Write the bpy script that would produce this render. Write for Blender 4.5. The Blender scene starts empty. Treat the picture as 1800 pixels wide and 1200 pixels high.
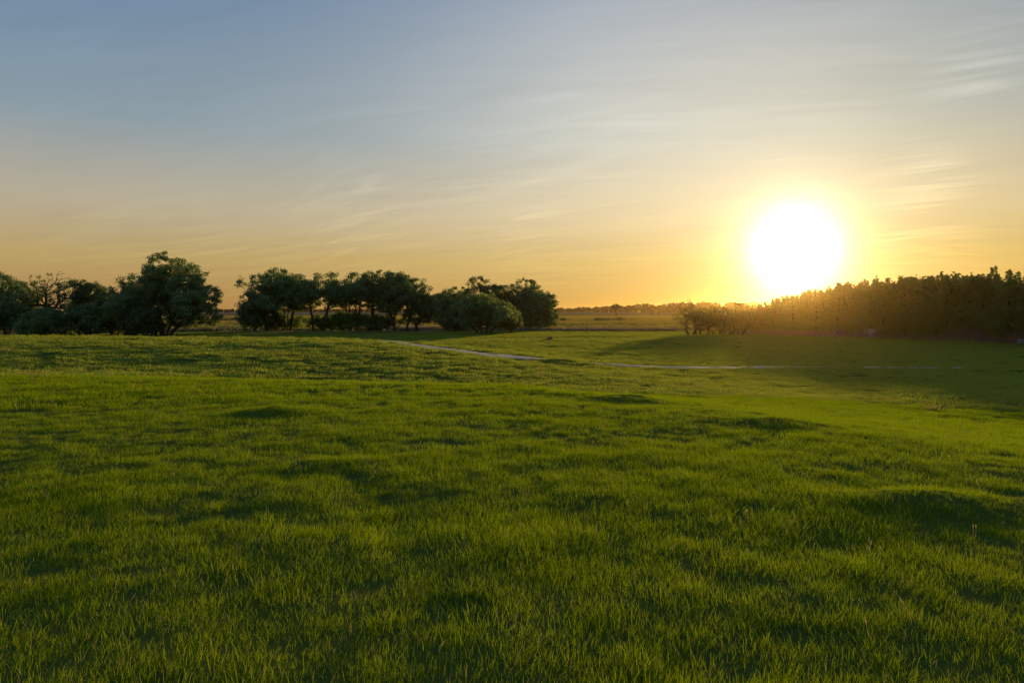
import bpy, math, random
import numpy as np

SC = bpy.context.scene
COL = SC.collection
R = math.radians

# ------------------------------------------------------------------ camera
cam = bpy.data.cameras.new('camera')
cam.sensor_width = 36.0
cam.lens = 24.0
cam.shift_y = -55 / 1800
cam.clip_start = 0.05
cam.clip_end = 20000
camo = bpy.data.objects.new('camera', cam)
COL.objects.link(camo)
camo.location = (0, 0, 5.0)
camo.rotation_euler = (R(90), 0, 0)
SC.camera = camo

# ------------------------------------------------------------------ sun, sky, exposure
SUN_EL, SUN_AZ = R(4.6), R(22.5)
SUN = (math.sin(SUN_AZ) * math.cos(SUN_EL), math.cos(SUN_AZ) * math.cos(SUN_EL), math.sin(SUN_EL))
sl = bpy.data.lights.new('sun', 'SUN')
sl.energy = 5.0
sl.angle = R(1.0)
sl.color = (1.0, 0.62, 0.22)
so = bpy.data.objects.new('sun', sl)
COL.objects.link(so)
so.location = (60, 150, 60)
so.rotation_euler = (R(90) - SUN_EL, 0, math.pi - SUN_AZ)

SC.view_settings.view_transform = 'Standard'
SC.view_settings.look = 'None'
SC.view_settings.gamma = 1.0
SC.view_settings.use_curve_mapping = False
SC.view_settings.exposure = 0.0
SC.cycles.use_denoising = True
SC.cycles.max_bounces = 8
SC.cycles.diffuse_bounces = 3
SC.cycles.transmission_bounces = 6
SC.cycles.volume_bounces = 0
SC.cycles.sample_clamp_indirect = 4.0

W = bpy.data.worlds.new('World')
SC.world = W
W.use_nodes = True


class N:
    """small helper round a node tree"""
    def __init__(s, nt):
        s.nt = nt

    def n(s, kind, **kw):
        nd = s.nt.nodes.new(kind)
        ins = kw.pop('ins', {})
        for k, v in kw.items():
            setattr(nd, k, v)
        for k, v in ins.items():
            s.put(nd.inputs[k], v)
        return nd

    def put(s, sock, v):
        if hasattr(v, 'is_linked') or isinstance(v, bpy.types.NodeSocket):
            s.nt.links.new(v, sock)
        else:
            sock.default_value = v

    def math(s, op, a, b=0.0, c=0.0):
        nd = s.n('ShaderNodeMath', operation=op)
        s.put(nd.inputs[0], a); s.put(nd.inputs[1], b); s.put(nd.inputs[2], c)
        return nd.outputs[0]

    def vmath(s, op, a, b=(0, 0, 0), scale=None):
        nd = s.n('ShaderNodeVectorMath', operation=op)
        s.put(nd.inputs[0], a); s.put(nd.inputs[1], b)
        if scale is not None:
            s.put(nd.inputs['Scale'], scale)
        return nd.outputs['Value'] if op == 'DOT_PRODUCT' else nd.outputs['Vector']

    def mix(s, f, a, b, blend='MIX'):
        nd = s.n('ShaderNodeMix', data_type='RGBA', blend_type=blend)
        s.put(nd.inputs[0], f); s.put(nd.inputs[6], a); s.put(nd.inputs[7], b)
        return nd.outputs[2]

    def ramp(s, f, stops):
        nd = s.n('ShaderNodeValToRGB')
        s.put(nd.inputs[0], f)
        el = nd.color_ramp.elements
        while len(el) < len(stops):
            el.new(0.5)
        for e, (p, c) in zip(el, stops):
            e.position = p
            e.color = c if len(c) == 4 else (*c, 1)
        return nd.outputs[0]

    def noise(s, vec, scale, detail=3, rough=0.55, distort=0.0):
        nd = s.n('ShaderNodeTexNoise')
        s.put(nd.inputs['Vector'], vec)
        nd.inputs['Scale'].default_value = scale
        nd.inputs['Detail'].default_value = detail
        nd.inputs['Roughness'].default_value = rough
        nd.inputs['Distortion'].default_value = distort
        return nd.outputs[0]


def build_sky():
    nt = W.node_tree
    g = N(nt)
    bg = nt.nodes['Background']
    bg.inputs[1].default_value = 0.1
    d = g.n('ShaderNodeTexCoord').outputs['Generated']
    d = g.vmath('NORMALIZE', d)
    sky = g.n('ShaderNodeTexSky', sky_type='NISHITA', sun_disc=False, sun_elevation=SUN_EL, sun_rotation=SUN_AZ,
              altitude=400, air_density=1.0, dust_density=1.0, ozone_density=1.0)
    sep = g.n('ShaderNodeSeparateXYZ')
    g.put(sep.inputs[0], d)
    z = g.math('MAXIMUM', sep.outputs['Z'], 0.0)
    # thin evening veil: colour by height above the horizon
    veil = g.ramp(g.math('MULTIPLY', z, 1 / 0.9), [
        (0.0, (0.345, 0.182, 0.072)), (0.078, (0.425, 0.305, 0.128)), (0.155, (0.410, 0.368, 0.285)),
        (0.267, (0.205, 0.295, 0.370)), (0.467, (0.080, 0.195, 0.365)), (1.0, (0.078, 0.190, 0.360))])
    th = g.math('MULTIPLY', g.math('ARCCOSINE', g.math('MINIMUM', g.vmath('DOT_PRODUCT', d, SUN), 1.0)), 180 / math.pi)
    glow = g.math('POWER', math.e, g.math('MULTIPLY', th, -1 / 26))
    a2 = g.math('MULTIPLY', th, 1 / 2.8)
    core = g.math('POWER', math.e, g.math('MULTIPLY', g.math('MULTIPLY', a2, a2), -1.0))
    a3 = g.math('POWER', math.e, g.math('MULTIPLY', th, -1 / 8.0))
    base = g.vmath('SCALE', sky.outputs[0], scale=0.006)
    s1 = g.vmath('ADD', base, veil)
    s2 = g.vmath('ADD', s1, g.vmath('SCALE', (0.40, 0.245, 0.0), scale=glow))
    # cirrus: streaks on a high flat layer
    den = g.math('ADD', z, 0.12)
    px = g.math('DIVIDE', sep.outputs['X'], den)
    py = g.math('DIVIDE', sep.outputs['Y'], den)
    cmb = g.n('ShaderNodeCombineXYZ')
    g.put(cmb.inputs[0], px); g.put(cmb.inputs[1], py)
    rot = g.n('ShaderNodeVectorRotate', rotation_type='Z_AXIS')
    g.put(rot.inputs['Vector'], cmb.outputs[0])
    rot.inputs['Angle'].default_value = R(-142)
    st = g.vmath('MULTIPLY', rot.outputs[0], (0.42, 1.5, 1.0))
    n1 = g.noise(st, 1.1, 6, 0.58, 0.5)
    rot2 = g.n('ShaderNodeVectorRotate', rotation_type='Z_AXIS')
    g.put(rot2.inputs['Vector'], cmb.outputs[0])
    rot2.inputs['Angle'].default_value = R(-168)
    st2 = g.vmath('MULTIPLY', rot2.outputs[0], (0.75, 3.4, 1.0))
    n2 = g.noise(st2, 1.6, 5, 0.6, 0.9)
    patch = g.noise(cmb.outputs[0], 0.55, 3, 0.5)
    m = g.math('MULTIPLY', g.math('SUBTRACT', n1, 0.5), 0.13)
    fine = g.math('MULTIPLY', g.math('SUBTRACT', n2, 0.52), g.math('MULTIPLY', g.math('SUBTRACT', patch, 0.38), 2.4))
    fac = g.math('ADD', 1.0, g.math('ADD', m, g.math('MULTIPLY', g.math('MAXIMUM', fine, -0.05), 0.75)))
    # a few brighter wisps
    n3 = g.noise(g.vmath('MULTIPLY', rot.outputs[0], (0.7, 4.2, 1.0)), 1.4, 3, 0.5, 1.2)
    wisp = g.math('MAXIMUM', g.math('SUBTRACT', n3, 0.47), 0.0)
    for az, el, rad_, amt in ((34.5, 15.8, 2.6, 1.3), (-13.0, 7.6, 4.0, 1.0), (0.5, 7.2, 3.0, 0.6), (31.0, 6.2, 2.6, 1.1), (31.5, 9.5, 2.4, 0.9), (5.0, 14.0, 8.0, 0.25)):
        cd = (math.sin(R(az)) * math.cos(R(el)), math.cos(R(az)) * math.cos(R(el)), math.sin(R(el)))
        dd = g.math('SUBTRACT', 1.0, g.vmath('DOT_PRODUCT', d, cd))
        gm = g.math('POWER', math.e, g.math('MULTIPLY', dd, -1.0 / (1 - math.cos(R(rad_)))))
        fac = g.math('ADD', fac, g.math('MULTIPLY', g.math('MULTIPLY', gm, wisp), amt))
    fac = g.math('MINIMUM', g.math('MAXIMUM', fac, 0.84), 1.4)
    s3 = g.vmath('ADD', s2, g.vmath('SCALE', (1.7, 1.7, 1.7), scale=core))
    s4 = g.vmath('ADD', s3, g.vmath('SCALE', (0.03, 0.07, 0.02), scale=a3))
    vd = (math.sin(R(11)) * math.cos(R(13)), math.cos(R(11)) * math.cos(R(13)), math.sin(R(13)))   # broad thin cirrostratus
    veil2 = g.math('POWER', math.e, g.math('MULTIPLY', g.math('SUBTRACT', 1.0, g.vmath('DOT_PRODUCT', d, vd)), -1.0 / (1 - math.cos(R(19)))))
    hi = g.math('MINIMUM', g.math('MULTIPLY', z, 4.0), 1.0)
    s4 = g.vmath('ADD', s4, g.vmath('SCALE', (0.21, 0.190, 0.165), scale=g.math('MULTIPLY', veil2, hi)))
    a5 = g.math('MULTIPLY', th, 1 / 7.0)
    pale = g.math('POWER', math.e, g.math('MULTIPLY', g.math('MULTIPLY', a5, a5), -1.0))
    s4 = g.vmath('ADD', s4, g.vmath('SCALE', (0.04, 0.12, 0.20), scale=pale))
    s4 = g.vmath('SCALE', s4, scale=fac)
    g.put(bg.inputs[0], g.vmath('SCALE', s4, scale=10.0))
    W.cycles.sampling_method = 'AUTOMATIC'


build_sky()

# ------------------------------------------------------------------ terrain
RNG = np.random.default_rng(7)


def vnoise(x, y, seed=0):
    x = np.asarray(x, float); y = np.asarray(y, float)
    xi = np.floor(x).astype(np.int64); yi = np.floor(y).astype(np.int64)
    fx = x - xi; fy = y - yi
    fx = fx * fx * fx * (fx * (fx * 6 - 15) + 10); fy = fy * fy * fy * (fy * (fy * 6 - 15) + 10)

    def h(a, b):
        n = (a * 374761393 + b * 668265263 + seed * 974634777) & 0xFFFFFFFF
        n = ((n ^ (n >> 13)) * 1274126177) & 0xFFFFFFFF
        n = n ^ (n >> 16)
        return (n & 0xFFFF) / 65535.0
    a = h(xi, yi); b = h(xi + 1, yi); c = h(xi, yi + 1); d = h(xi + 1, yi + 1)
    return (a * (1 - fx) + b * fx) * (1 - fy) + (c * (1 - fx) + d * fx) * fy - 0.5


def sstep(a, b, x):
    t = np.clip((x - a) / (b - a), 0, 1)
    return t * t * (3 - 2 * t)


MOUNDS = [(-4.6, 13.3, 0.22, 0.75, 0.5), (-2.15, 8.1, 0.12, 0.55, 0.35), (3.9, 6.4, 0.17, 1.0, 0.35),
          (-0.25, 4.25, 0.05, 0.36, 0.22), (2.8, 16.2, 0.2, 0.8, 0.5), (4.6, 12.1, 0.13, 0.9, 0.4),
          (4.4, 55.7, 0.55, 2.0, 1.5), (27, 56.2, 0.16, 6, 1.2), (42, 54.8, 0.2, 9, 1.2)]


def ground_z(x, y):
    x = np.asarray(x, float); y = np.asarray(y, float)
    r = np.hypot(x, y)
    # foreground rise: slopes gently away, ends at a curved brow
    hill = 3.4 - 0.030 * r
    yc = np.interp(x, [-60, -19, 0, 5, 7.5, 12, 20, 40], [29, 25, 18, 11, 5, -4, -25, -50])
    w = np.interp(x, [-40, -10, 0, 4, 8, 20], [13, 15, 20, 29, 40, 60])
    t = sstep(0, 1, (y - yc) / w)
    # broad swell on the left
    sx = 1 - sstep(-17, 15, x)
    sy = np.where(y < 55, np.exp(-((y - 55) / 32) ** 2), np.exp(-((y - 55) / 18) ** 2))
    base = (2.62 + 0.2 * sstep(-15, -45, x)) * sx * sy
    base = base + 0.24 * vnoise(x / 17, y / 11, 3) * sstep(20, 45, r) * (1 - sstep(120, 180, r))
    base = base + 0.17 * vnoise(x / 8 + 9, y / 4.6, 4) * sstep(20, 45, r) * (1 - sstep(100, 150, r))
    base = base + 0.75 * sstep(2, 14, x) * (1 - sstep(24, 60, y))
    z = hill * (1 - t) + base * t
    fade = 1 - sstep(35, 80, r)
    z = z + fade * (0.036 * vnoise(x / 2.6, y / 1.9, 11) + 0.03 * vnoise(x / 1.1, y / 0.85, 12) + 0.035 * vnoise(x / 0.45, y / 0.4, 13))
    for mx, my, a, rx, ry in MOUNDS:
        z = z + 0.75 * a * np.exp(-((x - mx) / rx) ** 2 - ((y - my) / ry) ** 2)
    # worn animal trail across the near slope
    u = np.clip((8.4 - y) / 4.4, 0, 1)
    xt = -2.3 + 2.1 * u + 0.12 * np.sin(5 * u)
    z = z - 0.03 * np.exp(-((x - xt) / 0.22) ** 2) * sstep(3.4, 4.2, y) * (1 - sstep(8.2, 9.4, y))
    # far land lifts a touch so the fields meet the trees on the skyline
    return z


def gz(x, y):
    return float(ground_z(x, y))


PATH = np.array([(-26, 78), (-17, 67), (-13, 61.5), (-9.8, 58.0), (-6.5, 55.6), (-3, 55.3), (1.5, 57.0), (7, 59.5), (15, 60.0), (24, 59.2), (36, 58), (52, 57), (80, 56)], float)


def resample(p, step):
    seg = np.hypot(*np.diff(p, axis=0).T)
    s = np.concatenate([[0], np.cumsum(seg)])
    n = int(s[-1] / step)
    t = np.linspace(0, s[-1], n + 1)
    out = np.stack([np.interp(t, s, p[:, 0]), np.interp(t, s, p[:, 1])], 1)
    for _ in range(12):
        out[1:-1] = (out[:-2] + 2 * out[1:-1] + out[2:]) / 4
    return out


PATH = resample(PATH, 0.5)


def path_dist(x, y):
    d = np.full(np.shape(x), 1e9)
    sel = (y > 45) & (y < 80)
    if sel.any():
        P = np.stack([x[sel], y[sel]], 1)
        dd = np.full(len(P), 1e9)
        for q in PATH[::2]:
            dd = np.minimum(dd, np.hypot(P[:, 0] - q[0], P[:, 1] - q[1]))
        d[sel] = dd
    return d


# ------------------------------------------------------------------ mesh helpers
def mesh_np(name, verts, quads=None, tris=None, mat=None, smooth=False, attr=None):
    verts = np.asarray(verts, np.float32)
    nq = 0 if quads is None else len(quads)
    nt_ = 0 if tris is None else len(tris)
    me = bpy.data.meshes.new(name)
    me.vertices.add(len(verts))
    me.vertices.foreach_set('co', verts.ravel())
    li = []
    if nq: li.append(np.asarray(quads, np.int32).ravel())
    if nt_: li.append(np.asarray(tris, np.int32).ravel())
    li = np.concatenate(li)
    me.loops.add(len(li))
    me.loops.foreach_set('vertex_index', li)
    me.polygons.add(nq + nt_)
    st = np.concatenate([np.arange(nq) * 4, nq * 4 + np.arange(nt_) * 3]).astype(np.int32)
    me.polygons.foreach_set('loop_start', st)
    if smooth:
        me.polygons.foreach_set('use_smooth', np.ones(nq + nt_, bool))
    if attr:
        for k, v in attr.items():
            at = me.attributes.new(k, 'FLOAT', 'POINT')
            at.data.foreach_set('value', np.asarray(v, np.float32))
    me.update(calc_edges=True)
    me.validate()
    if mat: me.materials.append(mat)
    return me


def link(name, me, parent=None, loc=None, rz=0.0):
    o = bpy.data.objects.new(name, me)
    COL.objects.link(o)
    if parent: o.parent = parent
    if loc is not None: o.location = loc
    if rz: o.rotation_euler = (0, 0, rz)
    return o


def tag(o, label=None, cat=None, group=None, kind=None):
    if label: o['label'] = label
    if cat: o['category'] = cat
    if group: o['group'] = group
    if kind: o['kind'] = kind
    return o


# ------------------------------------------------------------------ materials
def new_mat(name):
    m = bpy.data.materials.new(name)
    m.use_nodes = True
    nt = m.node_tree
    nt.nodes.clear()
    g = N(nt)
    out = g.n('ShaderNodeOutputMaterial')
    return m, g, out


def foliage_mat(name, dark, light, trans, tfac=0.45, nscale=0.35, attr='tone', gloss=0.04):
    """thin leaf: diffuse on both sides and light passing through"""
    m, g, out = new_mat(name)
    at = g.n('ShaderNodeAttribute', attribute_name=attr).outputs['Fac']
    pos = g.n('ShaderNodeNewGeometry').outputs['Position']
    nz = g.noise(pos, nscale, 3, 0.6)
    f = g.math('ADD', g.math('MULTIPLY', at, 0.55), g.math('MULTIPLY', g.math('SUBTRACT', nz, 0.28), 0.9))
    f = g.math('MINIMUM', g.math('MAXIMUM', f, 0.0), 1.0)
    rnd = g.n('ShaderNodeObjectInfo').outputs['Random']
    c = g.mix(f, (*dark, 1), (*light, 1))
    hsv = g.n('ShaderNodeHueSaturation')
    g.put(hsv.inputs['Hue'], g.math('ADD', 0.485, g.math('MULTIPLY', rnd, 0.03)))
    g.put(hsv.inputs['Value'], g.math('ADD', 0.85, g.math('MULTIPLY', rnd, 0.3)))
    g.put(hsv.inputs['Color'], c)
    df = g.n('ShaderNodeBsdfDiffuse')
    g.put(df.inputs[0], hsv.outputs[0])
    tr = g.n('ShaderNodeBsdfTranslucent')
    tc = g.mix(0.6, hsv.outputs[0], (*trans, 1))
    g.put(tr.inputs[0], tc)
    mx = g.n('ShaderNodeMixShader')
    mx.inputs[0].default_value = tfac
    g.put(mx.inputs[1], df.outputs[0]); g.put(mx.inputs[2], tr.outputs[0])
    last = mx.outputs[0]
    if gloss:
        gl = g.n('ShaderNodeBsdfGlossy')
        gl.inputs['Roughness'].default_value = 0.45
        gl.inputs['Color'].default_value = (1, 1, 1, 1)
        m2 = g.n('ShaderNodeMixShader')
        m2.inputs[0].default_value = gloss
        g.put(m2.inputs[1], last); g.put(m2.inputs[2], gl.outputs[0])
        last = m2.outputs[0]
    g.put(out.inputs[0], last)
    return m


def rough_mat(name, stops, scale=4.0, detail=5, bump=0.3, bscale=None, stretch=(1, 1, 1), rough=0.9):
    m, g, out = new_mat(name)
    co = g.n('ShaderNodeTexCoord').outputs['Object']
    v = g.vmath('MULTIPLY', co, stretch)
    nz = g.noise(v, scale, detail, 0.62)
    c = g.ramp(nz, stops)
    b = g.n('ShaderNodeBsdfPrincipled')
    g.put(b.inputs['Base Color'], c)
    b.inputs['Roughness'].default_value = rough
    b.inputs['Specular IOR Level'].default_value = 0.15
    if bump:
        bp = g.n('ShaderNodeBump')
        bp.inputs['Strength'].default_value = bump
        bp.inputs['Distance'].default_value = 0.03
        g.put(bp.inputs['Height'], g.noise(v, bscale or scale * 3, 4, 0.65))
        g.put(b.inputs['Normal'], bp.outputs[0])
    g.put(out.inputs[0], b.outputs[0])
    return m


M = {}
M['bark'] = rough_mat('bark', [(0.3, (0.030, 0.022, 0.016)), (0.7, (0.085, 0.066, 0.048))], 5, 6, 0.6, 14, (1, 1, 0.2))
M['bark_pale'] = rough_mat('pale_bark', [(0.3, (0.06, 0.047, 0.034)), (0.7, (0.15, 0.12, 0.088))], 5, 6, 0.5, 14, (1, 1, 0.2))
M['leaf'] = foliage_mat('cottonwood_leaf', (0.060, 0.136, 0.046), (0.128, 0.218, 0.056), (0.20, 0.26, 0.022), 0.42)
M['leaf_deep'] = foliage_mat('deep_leaf', (0.054, 0.128, 0.048), (0.116, 0.204, 0.058), (0.17, 0.23, 0.025), 0.42)
M['leaf_willow'] = foliage_mat('willow_leaf', (0.078, 0.145, 0.044), (0.150, 0.220, 0.060), (0.28, 0.32, 0.03), 0.5)
M['leaf_elm'] = foliage_mat('elm_leaf', (0.056, 0.145, 0.028), (0.115, 0.230, 0.045), (0.22, 0.29, 0.020), 0.5)
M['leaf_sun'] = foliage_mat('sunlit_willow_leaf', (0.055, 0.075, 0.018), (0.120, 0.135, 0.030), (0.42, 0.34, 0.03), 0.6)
M['grass'] = foliage_mat('grass_blade', (0.058, 0.125, 0.006), (0.152, 0.238, 0.007), (0.27, 0.385, 0.001), 0.60, 0.6, gloss=0.0)
M['grass_far'] = foliage_mat('field_grass_blade', (0.115, 0.200, 0.034), (0.240, 0.300, 0.052), (0.34, 0.39, 0.025), 0.55, 0.12, gloss=0.0)
M['crop'] = foliage_mat('crop_blade', (0.130, 0.150, 0.035), (0.270, 0.230, 0.070), (0.40, 0.32, 0.05), 0.55, 0.012, gloss=0.0)
M['straw'] = foliage_mat('dry_stem', (0.22, 0.20, 0.09), (0.40, 0.36, 0.18), (0.40, 0.34, 0.12), 0.4, 1.0, gloss=0.03)
M['dry'] = foliage_mat('dry_tall_grass', (0.15, 0.115, 0.085), (0.29, 0.22, 0.16), (0.30, 0.21, 0.12), 0.4, 0.3)
M['brush'] = foliage_mat('brush_leaf', (0.035, 0.045, 0.020), (0.075, 0.075, 0.035), (0.10, 0.09, 0.03), 0.35, 0.3)
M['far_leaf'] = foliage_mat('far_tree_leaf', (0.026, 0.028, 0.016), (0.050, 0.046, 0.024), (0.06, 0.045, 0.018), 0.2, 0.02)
M['gravel'] = rough_mat('path_gravel', [(0.3, (0.28, 0.235, 0.185)), (0.7, (0.48, 0.415, 0.345))], 1.3, 8, 0.8, 25)
M['bare'] = rough_mat('bare_soil', [(0.3, (0.27, 0.22, 0.19)), (0.7, (0.42, 0.36, 0.32))], 1.0, 8, 0.6, 15)
M['hay'] = rough_mat('hay', [(0.3, (0.15, 0.12, 0.09)), (0.7, (0.28, 0.23, 0.18))], 9, 8, 0.9, 30, (0.3, 2, 2))
M['hay_end'] = rough_mat('hay_end', [(0.3, (0.12, 0.095, 0.065)), (0.7, (0.23, 0.18, 0.13))], 12, 8, 0.9, 30)
M['net'] = rough_mat('bale_net', [(0.3, (0.36, 0.32, 0.28)), (0.7, (0.54, 0.49, 0.45))], 12, 6, 0.4, 30, (0.3, 2, 2))
M['post'] = rough_mat('weathered_wood', [(0.3, (0.07, 0.055, 0.042)), (0.7, (0.19, 0.155, 0.125))], 7, 6, 0.5, 20, (1, 1, 0.15))
M['board'] = rough_mat('pale_board', [(0.3, (0.46, 0.44, 0.42)), (0.7, (0.66, 0.64, 0.62))], 5, 6, 0.3, 20, (0.15, 1, 1))


def ground_material():
    m, g, out = new_mat('meadow_ground')
    pos = g.n('ShaderNodeNewGeometry').outputs['Position']
    sep = g.n('ShaderNodeSeparateXYZ')
    g.put(sep.inputs[0], pos)
    y = sep.outputs['Y']; x = sep.outputs['X']
    n1 = g.noise(pos, 0.5, 6, 0.65)
    n2 = g.noise(pos, 6.0, 5, 0.7)
    soil = g.mix(n2, (0.045, 0.065, 0.012, 1), (0.085, 0.115, 0.020, 1))
    soil = g.mix(g.math('MULTIPLY', n1, 0.5), soil, (0.075, 0.085, 0.022, 1))
    # cropland beyond the pasture: long strips running across the view
    rowv = g.vmath('MULTIPLY', pos, (0.004, 0.022, 1.0))
    n3 = g.noise(rowv, 1.0, 5, 0.6, 0.6)
    n4 = g.noise(g.vmath('MULTIPLY', pos, (0.02, 0.15, 1.0)), 1.0, 4, 0.6)
    crop = g.ramp(g.math('ADD', g.math('MULTIPLY', n3, 0.75), g.math('MULTIPLY', n4, 0.25)),
                  [(0.34, (0.085, 0.110, 0.030)), (0.50, (0.150, 0.150, 0.045)), (0.66, (0.200, 0.175, 0.070))])
    f = g.n('ShaderNodeMapRange', interpolation_type='SMOOTHSTEP')
    g.put(f.inputs['Value'], g.math('ADD', y, g.math('MULTIPLY', g.math('SUBTRACT', n1, 0.5), 14)))
    f.inputs['From Min'].default_value = 150
    f.inputs['From Max'].default_value = 172
    col = g.mix(f.outputs[0], soil, crop)
    # a bare brown strip at the foot of the far wood
    f2 = g.n('ShaderNodeMapRange', interpolation_type='SMOOTHSTEP')
    g.put(f2.inputs['Value'], g.math('ADD', y, g.math('MULTIPLY', g.math('SUBTRACT', n3, 0.5), 260)))
    f2.inputs['From Min'].default_value = 560
    f2.inputs['From Max'].default_value = 700
    col = g.mix(g.math('MULTIPLY', f2.outputs[0], 0.7), col, (0.17, 0.125, 0.085, 1))
    b = g.n('ShaderNodeBsdfDiffuse')
    g.put(b.inputs['Color'], col)
    bp = g.n('ShaderNodeBump')
    bp.inputs['Strength'].default_value = 0.7
    bp.inputs['Distance'].default_value = 0.06
    g.put(bp.inputs['Height'], g.noise(pos, 9.0, 6, 0.75))
    g.put(b.inputs['Normal'], bp.outputs[0])
    g.put(out.inputs[0], b.outputs[0])
    return m


# ------------------------------------------------------------------ ground sheet, one piece out to the horizon
def build_ground():
    rr = [0.0]
    r = 0.35
    while r < 2950:
        rr.append(r)
        r *= 1.026 if r < 160 else 1.08
    rr.append(2950)
    rr = np.array(rr[1:])
    # finer in front of the viewpoint
    front = np.linspace(-55, 55, 521)
    back = np.linspace(55, 305, 101)[1:-1]
    az = np.radians(np.concatenate([front, back]))
    na, nr = len(az), len(rr)
    A, B = np.meshgrid(az, rr)
    x = B * np.sin(A); y = B * np.cos(A)
    z = ground_z(x, y)
    v = np.stack([x, y, z], -1).reshape(-1, 3)
    c = np.array([[0, 0, gz(0, 0)]])
    v = np.concatenate([v, c])
    i = np.arange(nr - 1)[:, None] * na
    j = np.arange(na)[None, :]
    jn = (j + 1) % na
    q = np.stack([i + j, i + na + j, i + na + jn, i + jn], -1).reshape(-1, 4)
    t = np.stack([np.full(na, nr * na), np.arange(na), (np.arange(na) + 1) % na], 1)
    # winding up
    q = q[:, ::-1]; 
    me = mesh_np('ground', v, q[:, ::-1], t, ground_material(), smooth=True)
    o = link('ground', me)
    tag(o, kind='structure', label='rolling green pasture running out to flat cropland')
    me.flip_normals() if me.polygons[0].normal.z < 0 else None
    return o


build_ground()


def build_path():
    p = PATH
    t = np.gradient(p, axis=0)
    t /= np.linalg.norm(t, axis=1, keepdims=True)
    n = np.stack([-t[:, 1], t[:, 0]], 1)
    s = np.arange(len(p)) * 0.5
    wb = (0.78 + 0.65 * (1 - sstep(0, 8, p[:, 0]))) * (1 - 0.6 * sstep(20, 42, p[:, 0]))
    wl = wb + 0.5 * vnoise(s / 3, s * 0 + 1, 21) + 0.9 * vnoise(s / 0.9, s * 0 + 2, 22)
    wr = wb + 0.5 * vnoise(s / 3, s * 0 + 5, 23) + 0.9 * vnoise(s / 0.9, s * 0 + 6, 24)
    cols = []
    for k in np.linspace(-1, 1, 7):
        w = np.where(k < 0, wl, wr) * k
        q = p + n * w[:, None]
        cols.append(np.stack([q[:, 0], q[:, 1], ground_z(q[:, 0], q[:, 1]) + 0.03 + 0.06 * (1 - k * k)], 1))
    V = np.stack(cols, 1)
    m = len(p)
    i = np.arange(m - 1)[:, None] * 7
    j = np.arange(6)[None]
    q = np.stack([i + j, i + j + 1, i + 8 + j, i + 7 + j], -1).reshape(-1, 4)
    o = link('path', mesh_np('path', V.reshape(-1, 3), q[:, ::-1], None, M['gravel'], smooth=True))
    tag(o, kind='structure', label='pale gravel track curving round the grassy swell')


build_path()


def patch_sheet(name, cx, cy, rx, ry, mat, label, seed):
    a = np.linspace(0, 2 * math.pi, 40, endpoint=False)
    rad = 1 + 0.5 * vnoise(a * 1.3, a * 0, seed) + 0.4 * vnoise(a * 4, a * 0, seed + 1)
    rings = []
    for k in (0.35, 0.7, 1.0):
        x = cx + rx * rad * k * np.cos(a); y = cy + ry * rad * k * np.sin(a)
        rings.append(np.stack([x, y, ground_z(x, y) + 0.05 - 0.03 * k], 1))
    V = np.concatenate([[[cx, cy, gz(cx, cy) + 0.055]], *rings])
    j = np.arange(40); jn = (j + 1) % 40
    t = np.stack([0 * j, 1 + j, 1 + jn], 1)
    q = np.concatenate([np.stack([1 + 40 * k + j, 1 + 40 * (k + 1) + j, 1 + 40 * (k + 1) + jn, 1 + 40 * k + jn], 1) for k in (0, 1)])
    o = link(name, mesh_np(name, V, q, t, mat, smooth=True))
    tag(o, kind='structure', label=label)


patch_sheet('bare_ground', 40.5, 118.5, 2.6, 1.5, M['bare'], 'pale bare soil in front of the willow scrub', 41)

# ------------------------------------------------------------------ grass
def blade_mesh(name, n, rad, h0, h1, w0, w1, lean, segs, mat, rng, dead=0.0, dead_mat=None, tufty=0.0):
    V = []; Q = []; T = []; tone = []; mi_q = []; mi_t = []
    base = 0
    for k in range(n):
        a = rng.uniform(0, 2 * math.pi)
        rr = rad * math.sqrt(rng.uniform())
        if tufty:
            rr = rad * rng.uniform() ** (0.5 + tufty)
        bx, by = rr * math.cos(a), rr * math.sin(a)
        h = rng.uniform(h0, h1) * (1.0 - 0.25 * rr / rad)
        w = rng.uniform(w0, w1)
        la = a + rng.normal(0, 0.9) if rng.uniform() < 0.5 else rng.uniform(0, 2 * math.pi)
        ln = h * abs(rng.normal(lean, lean * 0.6))
        dx, dy = math.cos(la), math.sin(la)
        fa = rng.uniform(0, math.pi)
        sx, sy = math.cos(fa), math.sin(fa)
        tn = rng.uniform()
        isdead = rng.uniform() < dead
        for s in range(segs + 1):
            u = s / segs
            ww = w * 0.5 * (1 - u ** 1.6)
            ox, oy, oz = bx + dx * ln * u * u, by + dy * ln * u * u, h * (u - 0.18 * u * u * ln / max(h, 1e-6)) - 0.01
            if s < segs:
                V.append((ox - sx * ww, oy - sy * ww, oz)); V.append((ox + sx * ww, oy + sy * ww, oz))
                tone += [tn, tn]
            else:
                V.append((ox, oy, oz)); tone.append(tn)
        for s in range(segs - 1):
            b = base + 2 * s
            Q.append((b, b + 1, b + 3, b + 2)); mi_q.append(1 if isdead else 0)
        b = base + 2 * (segs - 1)
        T.append((b, b + 1, b + 2)); mi_t.append(1 if isdead else 0)
        base += 2 * segs + 1
    me = mesh_np(name, V, Q if Q else None, T, mat, attr={'tone': tone})
    if dead_mat:
        me.materials.append(dead_mat)
        me.polygons.foreach_set('material_index', np.array(mi_q + mi_t, np.int32))
    return me


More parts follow.
